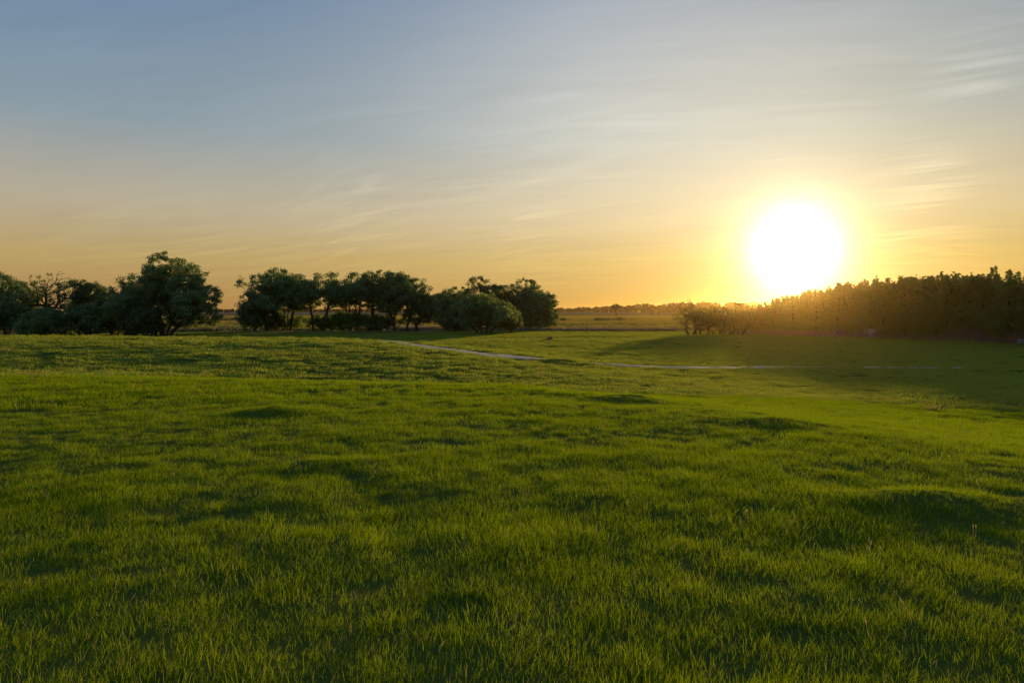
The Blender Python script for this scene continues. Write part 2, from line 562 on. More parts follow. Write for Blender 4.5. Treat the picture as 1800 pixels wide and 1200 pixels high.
def stem_mesh(name, rng, n, h0, h1):
    V = []; Q = []; tone = []
    for k in range(n):
        bx, by = rng.normal(0, 0.10, 2)
        h = rng.uniform(h0, h1)
        la = rng.uniform(0, 2 * math.pi); ln = h * rng.uniform(0.05, 0.4)
        pts = [np.array([bx + math.cos(la) * ln * u * u, by + math.sin(la) * ln * u * u, h * u]) for u in (0, 0.4, 0.75, 0.86, 1.0)]
        wd = [0.0016, 0.0014, 0.0012, 0.006, 0.0015]
        for ang in (0.3, 1.9):
            b = len(V)
            for p, w in zip(pts, wd):
                d = np.array([math.cos(ang), math.sin(ang), 0]) * w
                V += [tuple(p - d), tuple(p + d)]
                tone += [0.5 + 0.5 * rng.uniform()] * 2
            Q += [(b + 2 * i, b + 2 * i + 1, b + 2 * i + 3, b + 2 * i + 2) for i in range(4)]
    return mesh_np(name, V, Q, None, M['straw'], attr={'tone': tone})


def scatter(name, label, protos, pts, scale, rot, tilt, pick):
    """one stuff object: instances of the prototype meshes on given points"""
    me = bpy.data.meshes.new(name)
    me.vertices.add(len(pts))
    me.vertices.foreach_set('co', pts.astype(np.float32).ravel())
    for k, v, ty in (('sc', scale, 'FLOAT'), ('pick', pick, 'INT')):
        a = me.attributes.new(k, ty, 'POINT')
        a.data.foreach_set('value', v.astype(np.float32 if ty == 'FLOAT' else np.int32))
    a = me.attributes.new('rot', 'FLOAT_VECTOR', 'POINT')
    rv = np.stack([tilt[:, 0], tilt[:, 1], rot], 1).astype(np.float32)
    a.data.foreach_set('vector', rv.ravel())
    o = link(name, me)
    c = bpy.data.collections.new(name + '_shapes')
    for i, pm in enumerate(protos):
        po = bpy.data.objects.new('%s_shape_%02d' % (name, i), pm)
        c.objects.link(po)
    ng = bpy.data.node_groups.new(name, 'GeometryNodeTree')
    ng.interface.new_socket('Geometry', in_out='INPUT', socket_type='NodeSocketGeometry')
    ng.interface.new_socket('Geometry', in_out='OUTPUT', socket_type='NodeSocketGeometry')
    L = ng.links.new
    gi = ng.nodes.new('NodeGroupInput'); go = ng.nodes.new('NodeGroupOutput')
    ci = ng.nodes.new('GeometryNodeCollectionInfo')
    ci.inputs['Collection'].default_value = c
    ci.inputs['Separate Children'].default_value = True
    ci.inputs['Reset Children'].default_value = True
    m2p = ng.nodes.new('GeometryNodeMeshToPoints')
    ip = ng.nodes.new('GeometryNodeInstanceOnPoints')
    ip.inputs['Pick Instance'].default_value = True

    def att(nm, ty):
        n = ng.nodes.new('GeometryNodeInputNamedAttribute')
        n.data_type = ty
        n.inputs['Name'].default_value = nm
        return next(s for s in n.outputs if s.enabled and s.name == 'Attribute')
    L(gi.outputs[0], m2p.inputs['Mesh'])
    L(m2p.outputs[0], ip.inputs['Points'])
    L(ci.outputs[0], ip.inputs['Instance'])
    L(att('pick', 'INT'), ip.inputs['Instance Index'])
    L(att('rot', 'FLOAT_VECTOR'), ip.inputs['Rotation'])
    L(att('sc', 'FLOAT'), ip.inputs['Scale'])
    L(ip.outputs[0], go.inputs[0])
    md = o.modifiers.new('scatter', 'NODES')
    md.node_group = ng
    tag(o, label=label, kind='stuff')
    return o


def wedge(r0, r1, dens, half, rng):
    area = half / 180 * math.pi * (r1 * r1 - r0 * r0)
    n = int(area * dens)
    r = np.sqrt(rng.uniform(r0 * r0, r1 * r1, n))
    a = np.radians(rng.uniform(-half, half, n))
    return r * np.sin(a), r * np.cos(a)


def tallness(x, y):
    return 1.0 + 0.5 * vnoise(x / 2.3, y / 1.7, 31) + 0.5 * vnoise(x / 0.7, y / 0.6, 32) + 0.35 * vnoise(x / 7, y / 6, 33)


def build_grass():
    rng = np.random.default_rng(5)
    near = [blade_mesh('near_grass_%d' % i, 100, 0.16, 0.03, 0.098, 0.0020, 0.0040, 0.36, 3, M['grass'], rng, 0.05, M['straw'], 0.2) for i in range(9)]
    mid = [blade_mesh('mid_grass_%d' % i, 130, 0.28, 0.05, 0.145, 0.005, 0.009, 0.36, 2, M['grass'], rng, 0.03, M['straw'], 0.25) for i in range(6)]
    far = [blade_mesh('far_grass_%d' % i, 260, 0.85, 0.07, 0.18, 0.022, 0.036, 0.4, 2, M['grass_far'], rng, 0.05, M['straw'], 0.15) for i in range(5)]

    def lay(name, label, protos, r0, r1, dens, half, base, seed):
        g = np.random.default_rng(seed)
        x, y = wedge(r0, r1, dens, half, g)
        s = base * np.clip(1 + (tallness(x, y) - 1) * (0.6 if r0 > 30 else 1.0), 0.45, 1.9) * g.uniform(0.8, 1.2, len(x))
        keep = path_dist(x, y) > 0.95 + 0.7 * (x < 4) - 0.75 * sstep(20, 42, x) + 1.0 * vnoise(x / 1.3, y / 0.8, 81) + 0.7 * (g.uniform(size=len(x)) - 0.25)
        x, y, s = x[keep], y[keep], s[keep]
        n = len(x)
        P = np.stack([x, y, ground_z(x, y) - 0.004], 1)
        scatter(name, label, protos, P, s, g.uniform(0, 6.283, n), g.normal(0, 0.08, (n, 2)), g.integers(0, len(protos), n))
    lay('grass', 'lush green meadow grass on the rise nearest the viewer', near, 1.2, 9, 64, 62, 1.0, 1)
    lay('grass', 'green meadow grass out to the brow of the near rise', near, 9, 17, 38, 48, 1.1, 4)
    lay('grass', 'green grass past the brow of the near rise', mid, 17, 35, 10, 46, 1.05, 2)
    lay('grass', 'olive green pasture grass round the gravel track', far, 35, 165, 1.7, 45, 1.0, 3)
    gc = np.random.default_rng(12)
    crop = [blade_mesh('crop_%d' % i, 260, 1.5, 0.18, 0.42, 0.05, 0.09, 0.3, 2, M['crop'], rng, 0.04, M['straw']) for i in range(4)]
    x, y = wedge(158, 620, 0.14, 44, gc)
    k = ((y > 170) | (x > 60) | (x < -100)) & (np.abs(y - 334) > 4)
    # strips sown thinner and thicker across the view
    k &= gc.uniform(size=len(x)) < 0.72 + 0.7 * vnoise(x / 260, y / 26, 91)
    x, y = x[k], y[k]
    n = len(x)
    P = np.stack([x, y, ground_z(x, y)], 1)
    scatter('crop', 'olive gold crop standing in the flat fields beyond the trees', crop, P, (0.45 + 0.0010 * y) * (1 + 0.8 * vnoise(x / 200, y / 30, 92)), gc.uniform(0, 6.28, n), gc.normal(0, 0.05, (n, 2)), gc.integers(0, 4, n))
    tus = [blade_mesh('tussock_%d' % i, 110, 0.13, 0.06, 0.16, 0.003, 0.006, 0.5, 3, M['grass'], rng, 0.10, M['straw'], 0.5) for i in range(5)]
    gt = np.random.default_rng(19)
    x, y = wedge(2.2, 30, 1.6, 50, gt)
    k = vnoise(x / 2.2, y / 1.6, 61) + 0.3 * gt.normal(size=len(x)) > 0.12
    x, y = x[k], y[k]
    n = len(x)
    P = np.stack([x, y, ground_z(x, y) - 0.005], 1)
    scatter('tussock', 'taller ragged grass tussocks standing out of the near meadow', tus, P, gt.uniform(0.7, 1.25, n), gt.uniform(0, 6.28, n), gt.normal(0, 0.12, (n, 2)), gt.integers(0, 5, n))
    x, y = wedge(30, 150, 0.035, 42, gt)
    k = (vnoise(x / 12, y / 7, 63) + 0.3 * gt.normal(size=len(x)) > 0.05) & (path_dist(x, y) > 1.5)
    x, y = x[k], y[k]
    n = len(x)
    P = np.stack([x, y, ground_z(x, y) - 0.005], 1)
    tuf = [blade_mesh('tuft_%d' % i, 90, 0.35, 0.16, 0.42, 0.015, 0.03, 0.45, 2, M['crop'] if i % 2 else M['grass_far'], rng, 0.25, M['straw'], 0.4) for i in range(4)]
    scatter('pasture_tuft', 'rank tufts of coarse grass dotted over the middle pasture', tuf, P, gt.uniform(0.6, 1.25, n), gt.uniform(0, 6.28, n), gt.normal(0, 0.1, (n, 2)), gt.integers(0, 4, n))
    stems = [stem_mesh('seed_stem_%d' % i, rng, 2, 0.10, 0.20) for i in range(5)]
    g = np.random.default_rng(9)
    x, y = wedge(2.5, 26, 3.0, 50, g)
    k = vnoise(x / 3, y / 3, 51) + 0.25 * g.normal(size=len(x)) > -0.02 + 0.12 * (x > 0)
    x, y = x[k], y[k]
    n = len(x)
    P = np.stack([x, y, ground_z(x, y)], 1)
    scatter('seed_stem', 'thin straw coloured seed stems standing above the near grass', stems, P, g.uniform(0.5, 0.95, n), g.uniform(0, 6.28, n), g.normal(0, 0.1, (n, 2)), g.integers(0, 5, n))


build_grass()


def tall_dry(name, label, pts, h0, h1, mat, seed, w=0.05, lean=0.35):
    """a stand of loose tall blades as one stuff object"""
    g = np.random.default_rng(seed)
    n = len(pts)
    x, y = pts[:, 0], pts[:, 1]
    z = ground_z(x, y)
    h = g.uniform(h0, h1, n)
    a = g.uniform(0, 6.283, n); f = g.uniform(0, 3.14, n)
    ln = h * np.abs(g.normal(lean, lean * 0.5, n))
    ww = g.uniform(0.5, 1.0, n) * w
    bx = np.stack([np.cos(f) * ww, np.sin(f) * ww, 0 * f], 1)
    P0 = np.stack([x, y, z - 0.03], 1)
    P1 = P0 + np.stack([np.cos(a) * ln * 0.3, np.sin(a) * ln * 0.3, h * 0.6], 1)
    P2 = P0 + np.stack([np.cos(a) * ln, np.sin(a) * ln, h], 1)
    V = np.stack([P0 - bx, P0 + bx, P1 - bx * 0.8, P1 + bx * 0.8, P2], 1).reshape(-1, 3)
    b = np.arange(n)[:, None] * 5
    q = b + np.array([[0, 1, 3, 2]]); t = b + np.array([[2, 3, 4]])
    o = link(name, mesh_np(name, V, q, t, mat, attr={'tone': np.repeat(g.uniform(size=n), 5)}))
    tag(o, label=label, kind='stuff')
    return o


def along(poly, n, spread, seed, clump=0.0):
    g = np.random.default_rng(seed)
    p = np.array(poly, float)
    seg = np.hypot(*np.diff(p, axis=0).T); s = np.concatenate([[0], np.cumsum(seg)])
    t = g.uniform(0, s[-1], int(n * (3 if clump else 1)))
    if clump:
        k = vnoise(t / clump, 0 * t, seed) + 0.5
        t = t[k > 0.52][:n]
    x = np.interp(t, s, p[:, 0]) + g.normal(0, spread, len(t)) * 0.6
    y = np.interp(t, s, p[:, 1]) + g.normal(0, spread, len(t))
    return np.stack([x, y], 1)


# ------------------------------------------------------------------ trees
def tubes(P0, P1, r0, r1, sides):
    d = P1 - P0
    d = d / (np.linalg.norm(d, axis=1, keepdims=True) + 1e-9)
    up = np.where(np.abs(d[:, 2:3]) > 0.9, np.array([[1.0, 0, 0]]), np.array([[0, 0, 1.0]]))
    u = np.cross(d, up); u /= np.linalg.norm(u, axis=1, keepdims=True)
    v = np.cross(d, u)
    a = np.arange(sides) * 2 * math.pi / sides
    ca, sa = np.cos(a)[None, :, None], np.sin(a)[None, :, None]
    ring = u[:, None] * ca + v[:, None] * sa
    A = P0[:, None] + ring * r0[:, None, None]
    B = P1[:, None] + ring * r1[:, None, None]
    n = len(P0)
    V = np.concatenate([A, B], 1).reshape(-1, 3)
    j = np.arange(sides); jn = (j + 1) % sides
    q = np.stack([j, jn, sides + jn, sides + j], 1)
    Q = (np.arange(n)[:, None, None] * 2 * sides + q[None]).reshape(-1, 4)
    return V, Q


def wood_mesh(name, P, par, rad, sel, mat):
    VV = []; QQ = []; off = 0
    for lo, hi, sd in ((0.10, 9, 7), (0.035, 0.10, 4), (0, 0.035, 3)):
        e = sel & (rad >= lo) & (rad < hi)
        idx = np.nonzero(e)[0]
        if len(idx) == 0: continue
        rp = np.minimum(rad[par[idx]], rad[idx] * 1.6)
        V, Q = tubes(P[par[idx]], P[idx], rp, rad[idx], sd)
        VV.append(V); QQ.append(Q + off); off += len(V)
    if not VV: return None
    return mesh_np(name, np.concatenate(VV), np.concatenate(QQ), None, mat, smooth=True)


def leaf_quads(C, size, rng, out=None, droop=0.0):
    n = len(C)
    nrm = rng.normal(size=(n, 3))
    if out is not None:
        nrm = nrm + 0.7 * out
    nrm /= np.linalg.norm(nrm, axis=1, keepdims=True)
    t = rng.normal(size=(n, 3)); t[:, 2] -= droop
    t -= (t * nrm).sum(1, keepdims=True) * nrm
    t /= np.linalg.norm(t, axis=1, keepdims=True)
    b = np.cross(nrm, t)
    s = size * rng.uniform(0.6, 1.35, (n, 1))
    V = np.stack([C - t * s * 0.5, C + b * s * 0.34 + nrm * s * 0.10, C + t * s * 0.55, C - b * s * 0.34 + nrm * s * 0.10], 1).reshape(-1, 3)
    Q = np.arange(n * 4).reshape(-1, 4)
    return V, Q


def grow(seed, lobes, stems, n_tips, rtip=0.014, shell=0.45, rise=1.0, step=0.8):
    """lobes (cx,cy,cz,rx,ry,rz,weight); stems [[points...], ...] -> nodes, parents, radii, tips"""
    rng = np.random.default_rng(seed)
    P = []; par = []
    plen = []
    for st in stems:
        st = np.array(st, float)
        prev = -1
        for a in range(len(st) - 1):
            k = max(2, int(np.linalg.norm(st[a + 1] - st[a]) / 0.6))
            for i in range(k + (a == len(st) - 2)):
                u = i / k
                p = st[a] * (1 - u) + st[a + 1] * u + rng.normal(0, 0.05, 3) * (0 if (a == 0 and i == 0) else 1)
                P.append(p); par.append(prev if prev >= 0 else len(P) - 1)
                plen.append(0.0 if prev < 0 else plen[prev] + 0.5)
                prev = len(P) - 1
    lw = np.array([l[6] for l in lobes], float); lw /= lw.sum()
    tips = []
    for i in rng.choice(len(lobes), n_tips, p=lw):
        l = lobes[i]
        d = rng.normal(size=3); d /= np.linalg.norm(d)
        rr = rng.uniform() ** (1 / 3 * (1 - shell) + 0.04)
        t = np.array(l[:3]) + d * rr * np.array(l[3:6])
        if t[2] > 0.35: tips.append(t)
    tips = np.array(tips)
    ctr = np.mean(np.array(P), 0)
    order = np.argsort(np.linalg.norm(tips - ctr, axis=1))
    tips = tips[order]
    cap = len(P) + len(tips) * 14
    PA = np.zeros((cap, 3)); PA[:len(P)] = P
    PL = np.zeros(cap); PL[:len(P)] = plen
    PR = np.zeros(cap, np.int64); PR[:len(P)] = par
    root_ban = np.zeros(cap, bool)
    zmin = np.quantile(tips[:, 2], 0.02)
    n = len(P)
    for i in range(n):
        root_ban[i] = PA[i, 2] < zmin * 0.5
    ti = []
    for t in tips:
        d = t - PA[:n]
        L = np.linalg.norm(d, axis=1) + 1e-6
        down = np.maximum(0, -d[:, 2] / L)
        steep = np.maximum(0, 0.25 - d[:, 2] / L)
        cost = L * (1 + rise * down + 0.25 * steep) + 0.10 * PL[:n] + 50 * root_ban[:n]
        a = int(np.argmin(cost))
        k = int(np.clip(math.ceil(L[a] / step), 1, 10))
        dv = t - PA[a]
        bow = np.array([0, 0, 1.0]) * 0.10 * L[a] + rng.normal(0, 0.05 * L[a], 3)
        prev = a
        for i in range(1, k + 1):
            if n >= cap: break
            u = i / k
            PA[n] = PA[a] + dv * u + bow * (4 * u * (1 - u)) * (0.6) + (rng.normal(0, 0.04, 3) if i < k else 0)
            PR[n] = prev; PL[n] = PL[prev] + L[a] / k
            prev = n; n += 1
        ti.append(prev)
    PA = PA[:n]; PR = PR[:n]
    cnt = np.zeros(n); cnt[ti] += 1
    for i in range(n - 1, -1, -1):
        if PR[i] != i: cnt[PR[i]] += cnt[i]
    rad = rtip * np.maximum(cnt, 1) ** 0.5
    return PA, PR, rad, np.array(ti), rng


def make_tree_meshes(name, seed, lobes, stems, n_tips, leaves, leaf_size, clump, leafmat, barkmat, rtip=0.014, shell=0.45, rise=1.0,
                     bare=0.0, droop=0.0, split_r=0.075, flare=1.5, bare_high=0.0, taper=0.0):
    P, par, rad, ti, rng = grow(seed, lobes, stems, n_tips, rtip, shell, rise)
    # root flare
    low = np.clip(1 - P[:, 2] / 1.2, 0, 1)
    rad = rad * (1 + (flare - 1) * low ** 2)
    isedge = par != np.arange(len(P))
    own = np.arange(len(P))
    for i in range(len(P)):
        if par[i] != i: own[i] = own[par[i]]
    trunk = [wood_mesh('trunk', P, par, rad, isedge & (rad >= split_r) & (own == r0), barkmat) for r0 in np.unique(own)]
    branch = wood_mesh('branches', P, par, rad, isedge & (rad < split_r), barkmat)
    tp = P[ti]
    keep = rng.uniform(size=len(tp)) >= bare
    if bare_high:
        hz = (tp[:, 2] - tp[:, 2].min()) / (np.ptp(tp[:, 2]) + 1e-6)
        keep &= rng.uniform(size=len(tp)) >= bare_high * np.clip((hz - 0.35) / 0.5, 0, 1)
    tp = tp[keep]; tpar = P[par[ti]][keep]
    m = len(tp)
    per = rng.integers(int(leaves * 0.8), int(leaves * 2.4) + 1, m)
    own = np.repeat(np.arange(m), per)
    u = rng.uniform(0, 1, len(own))[:, None]
    rc = clump * rng.uniform(0.65, 1.35, m)
    if taper:
        hz = np.clip(tp[:, 2] / (tp[:, 2].max() + 1e-6), 0, 1) ** 3
        rc *= 1 - taper * hz
        per = np.maximum(5, (per * (1 - 0.8 * taper * hz)).astype(int))
        own = np.repeat(np.arange(m), per)
        u = rng.uniform(0, 1, len(own))[:, None]
    off = rng.normal(size=(len(own), 3))
    off *= (rng.uniform(size=(len(own), 1)) ** 0.42 * rc[own][:, None]) / np.linalg.norm(off, axis=1, keepdims=True) * np.array([1.0, 1.0, 0.72])
    if droop:
        off[:, 2] -= np.abs(rng.normal(0, droop * 0.6, len(own)))
    C = tp[own] * (1 - 0.5 * u) + tpar[own] * 0.5 * u + off
    C[:, 2] = np.maximum(C[:, 2], 0.15)
    out = off / (np.linalg.norm(off, axis=1, keepdims=True) + 1e-6)
    V, Q = leaf_quads(C, leaf_size, rng, out, droop)
    tone = np.clip(0.55 * rng.uniform(size=m)[own] + 0.45 * rng.uniform(size=len(own)), 0, 1)
    crown = mesh_np('crown', V, Q, None, leafmat, attr={'tone': np.repeat(tone, 4)})
    return trunk, branch, crown


def put_tree(name, meshes, loc, rz, label, group, cat='tree', scale=1.0):
    t = bpy.data.objects.new(name, None)
    t.empty_display_size = 0.5
    COL.objects.link(t)
    t.location = loc
    t.rotation_euler = (0, 0, rz)
    t.scale = (scale if isinstance(scale, tuple) else (scale,) * 3)
    tag(t, label, cat, group)
    for me in meshes[0]:
        if me is not None: link('trunk', me, t)
    if meshes[1] is not None: link('branches', meshes[1], t)['kind'] = 'stuff'
    link('crown', meshes[2], t)['kind'] = 'stuff'
    return t


def at(px, d):
    """offset to the right of the view axis for a bearing at a distance"""
    return (px - 900) / 1200 * d


def broad_tree(seed, h, w, base_frac, forks, trunks=1, depth=None, lean=0.0, irregular=0.35, dome=0.38):
    """lobes and stems for a spreading crown of given height and width"""
    g = np.random.default_rng(seed * 13 + 1)
    depth = depth or w * 0.85
    hb = h * base_frac
    lobes = []
    for k in range(forks):
        u = (k + 0.5) / forks * 2 - 1 + g.normal(0, 0.08)
        top = h * (1 - dome * abs(u) ** 2.2) * (1 + g.normal(0, irregular * 0.10))
        rx = w / forks * g.uniform(0.85, 1.2)
        rz = (top - hb) * g.uniform(0.24, 0.34)
        for zz in (top - rz, (top + hb) / 2 * g.uniform(0.92, 1.05), hb + rz * 0.9):
            lobes.append((u * w * 0.46 + lean * zz, g.normal(0, depth * 0.22), zz, rx * g.uniform(0.8, 1.2), depth * g.uniform(0.28, 0.42), rz, 1.0 if zz > hb + rz else 0.7))
    stems = []
    for k in range(trunks):
        ox = 0 if trunks == 1 else (k / (trunks - 1) - 0.5) * min(w * 0.22, 2.4) + g.normal(0, 0.15)
        oy = g.normal(0, 0.5) if trunks > 1 else 0
        f = 1 if trunks == 1 else 1.0
        lx = ox * 2.2 + lean * hb * 1.4 + g.normal(0, 0.3)
        stems.append([(ox, oy, -0.15), (ox + (lx - ox) * 0.25, oy, hb * 0.5), (lx * f, oy * 1.5, hb * 1.25), (lx * 1.3 * f + g.normal(0, 0.4), oy * 2, hb * 1.25 + (h - hb) * 0.28)])
    return lobes, stems


TREES = []


def single(name, seed, px, d, top_py, x0, x1, label, group, base_frac=0.22, forks=3, trunks=1, tips=260, leaves=46, size=0.29, clump=0.80,
           mat='leaf', bark='bark', bare=0.0, cat='tree', depth=None, lean=0.0, droop=0.0, shell=0.45, rtip=0.020, bare_high=0.0, irregular=0.35, rise=1.0, dome=0.38):
    h = 5 + (545 - top_py) * d / 1200 - gz(at(px, d), d)
    w = (x1 - x0) / 1200 * d
    tips = int(tips * 1.5)
    lobes, stems = broad_tree(seed, h - clump * 0.35, w - clump * 0.5, base_frac, forks, trunks, depth, lean, irregular, dome)
    c = at((x0 + x1) / 2, d) - at(px, d)
    lobes = [(l[0] + c, *l[1:]) for l in lobes]
    ms = make_tree_meshes(name, seed, lobes, stems, tips, leaves, size, clump, M[mat], M[bark], bare=bare, droop=droop, shell=shell, rtip=rtip, bare_high=bare_high, rise=rise)
    x = at(px, d)
    t = put_tree(name, ms, (x, d, gz(x, d)), 0, label, group, cat)
    return t


GL = 'trees of the dark clump by the left edge'
GM = 'cottonwoods in a row beyond the swell'
GR = 'trees of the rounded clump mid field'
# left clump
single('cottonwood_tree', 101, 12, 137, 478, -50, 60, 'dark leafy tree cut off by the left edge, beside the bare topped tree', GL, 0.25, 3, 1, 300, 46)
single('cottonwood_tree', 102, 79, 136, 471, 42, 138, 'thin crowned tree with bare twigs on top and forking dark limbs', GL, 0.40, 5, 1, 300, 17, bare=0.40, bare_high=0.85, size=0.26, clump=0.55, rtip=0.026)
single('cottonwood_tree', 103, 150, 138, 479, 128, 176, 'narrow upright tree between the bare topped tree and the biggest tree', GL, 0.25, 2, 1, 170, 44)
single('cottonwood_tree', 104, 215, 137, 474, 182, 262, 'tree with dead twigs at its left, merging into the biggest tree', GL, 0.22, 3, 2, 280, 42, bare=0.10)
single('cottonwood_tree', 105, 288, 133, 453, 222, 368, 'biggest and tallest dark tree with several trunks, right end of the left clump', GL, 0.13, 6, 4, 680, 50, irregular=0.8)
for i, (px, d, top, x0, x1, lab, mt) in enumerate([
        (18, 131, 520, -20, 50, 'rounded dark shrub under the left edge tree', 'leaf_deep'),
        (62, 129, 547, 36, 88, 'low grey green shrub in front of the bare topped tree', 'leaf_willow'),
        (95, 133, 538, 60, 122, 'shrub under the forking limbs of the bare topped tree', 'leaf'),
        (140, 130, 528, 105, 178, 'broad dark shrub below the narrow upright tree', 'leaf_deep'),
        (205, 133, 524, 174, 240, 'yellowish shrub below the tree with dead twigs', 'leaf_elm'),
        (258, 131, 535, 228, 282, 'dark undergrowth shrub by the trunks of the biggest tree', 'leaf_deep')]):
    single('shrub', 120 + i, px, d, top, x0, x1, lab, 'shrubs under the left clump', 0.08, 3, 3, 170, 48, 0.28, 0.8, mat=mt, cat='shrub')
# cottonwood row
single('cottonwood_tree', 201, 440, 158, 520, 426, 480, 'low spreading tree at the left end of the cottonwood row', GM, 0.14, 3, 2, 260, 46, clump=0.8, mat='leaf_deep')
single('cottonwood_tree', 202, 470, 156, 474, 427, 535, 'domed cottonwood with one stout trunk, left part of the row', GM, 0.36, 4, 1, 330, 40, irregular=0.5, dome=0.22)
single('cottonwood_tree', 203, 503, 157, 482, 481, 559, 'cottonwood with clustered trunks right of the stout trunk', GM, 0.40, 3, 4, 240, 34, dome=0.22)
single('cottonwood_tree', 204, 560, 157, 477, 523, 611, 'cottonwood with twin trunks in the middle of the row', GM, 0.38, 3, 2, 290, 38, dome=0.22)
single('cottonwood_tree', 205, 622, 157, 481, 583, 659, 'cottonwood with many thin trunks and sky gaps in its crown', GM, 0.44, 3, 4, 220, 34, dome=0.22)
single('cottonwood_tree', 206, 655, 156, 474, 625, 713, 'cottonwood with a raised crown right of the many thin trunks', GM, 0.40, 3, 1, 300, 40, dome=0.22)
single('cottonwood_tree', 207, 705, 155, 477, 661, 749, 'tall cottonwood with a leaning double trunk, right part of the row', GM, 0.30, 4, 2, 330, 42, irregular=0.5, dome=0.22)
single('cottonwood_tree', 208, 733, 157, 510, 715, 766, 'shorter tree closing the right end of the cottonwood row', GM, 0.2, 2, 1, 190, 44)
for i, (px, d, top, x0, x1, lab) in enumerate([
        (485, 159, 546, 452, 520, 'undergrowth shrub between the stout trunk and the clustered trunks'),
        (575, 159, 549, 548, 602, 'undergrowth shrub by the twin trunks'),
        (612, 158, 540, 596, 634, 'undergrowth shrub hiding the many thin trunks'),
        (662, 158, 548, 640, 692, 'undergrowth shrub below the raised crown')]):
    single('shrub', 240 + i, px, d, top, x0, x1, lab, 'shrubs under the cottonwood row', 0.1, 2, 3, 120, 40, 0.27, 0.75, mat='leaf_elm', cat='shrub')
# rounded clump
single('rounded_tree', 301, 795, 190, 503, 756, 836, 'dark tree at the back left of the rounded clump', GR, 0.12, 4, 2, 330, 46, 0.32, 0.85, mat='leaf_deep')
single('rounded_tree', 302, 852, 182, 491, 804, 906, 'dark twiggy topped tree at the back of the rounded clump', GR, 0.14, 4, 2, 380, 44, 0.30, 0.8, mat='leaf_deep', irregular=0.8, dome=0.24)
single('rounded_tree', 303, 905, 178, 490, 858, 964, 'tall domed tree behind the pale willow', GR, 0.10, 4, 3, 430, 42, 0.30, 0.85, mat='leaf', irregular=0.6, dome=0.24)
single('rounded_tree', 304, 945, 176, 506, 910, 980, 'tree with a sloping crown at the right end of the rounded clump', GR, 0.06, 4, 3, 330, 42, 0.30, 0.85, mat='leaf', irregular=0.6)
single('willow_tree', 305, 852, 146, 514, 806, 908, 'pale green rounded willow in front of the darker clump', GR, 0.14, 5, 4, 420, 46, 0.25, 0.72, mat='leaf_willow', droop=0.3, bark='bark_pale', irregular=0.7)
single('willow_tree', 306, 899, 149, 549, 886, 914, 'small pale green sapling at the right of the rounded willow', GR, 0.25, 2, 1, 90, 46, 0.24, 0.6, mat='leaf_willow')
single('shrub', 307, 805, 160, 535, 780, 830, 'dark green shrub left of the rounded willow', 'shrubs by the rounded clump', 0.08, 3, 3, 170, 46, 0.28, 0.8, mat='leaf_deep', cat='shrub')
# leaning willow scrub in front of the sun
GW = 'leaning willows below the sun'
for i, (px, d, top, x0, x1, ln, tr, lab) in enumerate([
        (1213, 140, 531, 1194, 1240, -0.12, 2, 'leaning willow at the left end of the scrub with a tuft to the left'),
        (1228, 143, 538, 1212, 1252, 0.10, 2, 'small willow second from the left end of the scrub'),
        (1246, 139, 541, 1230, 1266, -0.05, 1, 'small dark willow third from the left end of the scrub'),
        (1262, 141, 534, 1240, 1286, -0.22, 2, 'willow leaning left with a slanting dark trunk'),
        (1278, 138, 536, 1258, 1308, -0.15, 4, 'willow with a fan of many slim trunks'),
        (1292, 143, 533, 1272, 1322, 0.05, 3, 'willow behind the fan of slim trunks'),
        (1302, 139, 535, 1286, 1334, 0.25, 2, 'willow leaning right with two pale slanting trunks'),
        (1318, 141, 532, 1306, 1352, 0.35, 3, 'leaning willow next to the dense wood'),
        (1338, 144, 531, 1318, 1366, 0.15, 2, 'rightmost willow merging into the dense wood')]):
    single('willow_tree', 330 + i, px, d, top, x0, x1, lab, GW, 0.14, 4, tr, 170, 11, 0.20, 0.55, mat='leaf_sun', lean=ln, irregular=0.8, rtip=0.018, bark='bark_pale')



# ------------------------------------------------------------------ dense wood on the right
def spire(seed, h, w, crown_base):
    g = np.random.default_rng(seed)
    lobes = []
    n = 7
    for k in range(n):
        u = k / (n - 1)
        z = crown_base + (h - crown_base) * (0.04 + 0.80 * u)
        rw = w * 0.5 * (0.85 + 0.35 * math.sin(math.pi * min(1, u * 1.2))) * (1 - 0.66 * u ** 2.6)
        lobes.append((g.normal(0, w * 0.10), g.normal(0, w * 0.10), z, rw, rw, (h - crown_base) * 0.12, 1 - 0.55 * u))
    for k in range(8):        # upright leaders
        lobes.append((g.normal(0, w * 0.26), g.normal(0, w * 0.26), h * g.uniform(0.82, 0.98), w * 0.045, w * 0.045, h * 0.10, 0.22))
    stems = [[(0, 0, -0.15), (g.normal(0, 0.1), g.normal(0, 0.1), h * 0.35), (g.normal(0, 0.2), g.normal(0, 0.2), h * 0.9)]]
    if seed % 2:
        stems.append([(0.4, 0.2, -0.15), (0.6, 0.3, h * 0.3), (0.9 + g.normal(0, 0.2), 0.4, h * 0.7)])
    return lobes, stems


def ordinal(k):
    first = 'first second third fourth fifth sixth seventh eighth ninth tenth eleventh twelfth thirteenth fourteenth fifteenth sixteenth seventeenth eighteenth nineteenth'.split()
    if k < 19: return first[k]
    n = k + 1
    tens = {2: ('twentieth', 'twenty'), 3: ('thirtieth', 'thirty'), 4: ('fortieth', 'forty'), 5: ('fiftieth', 'fifty')}[n // 10]
    return tens[0] if n % 10 == 0 else tens[1] + '-' + first[n % 10 - 1]


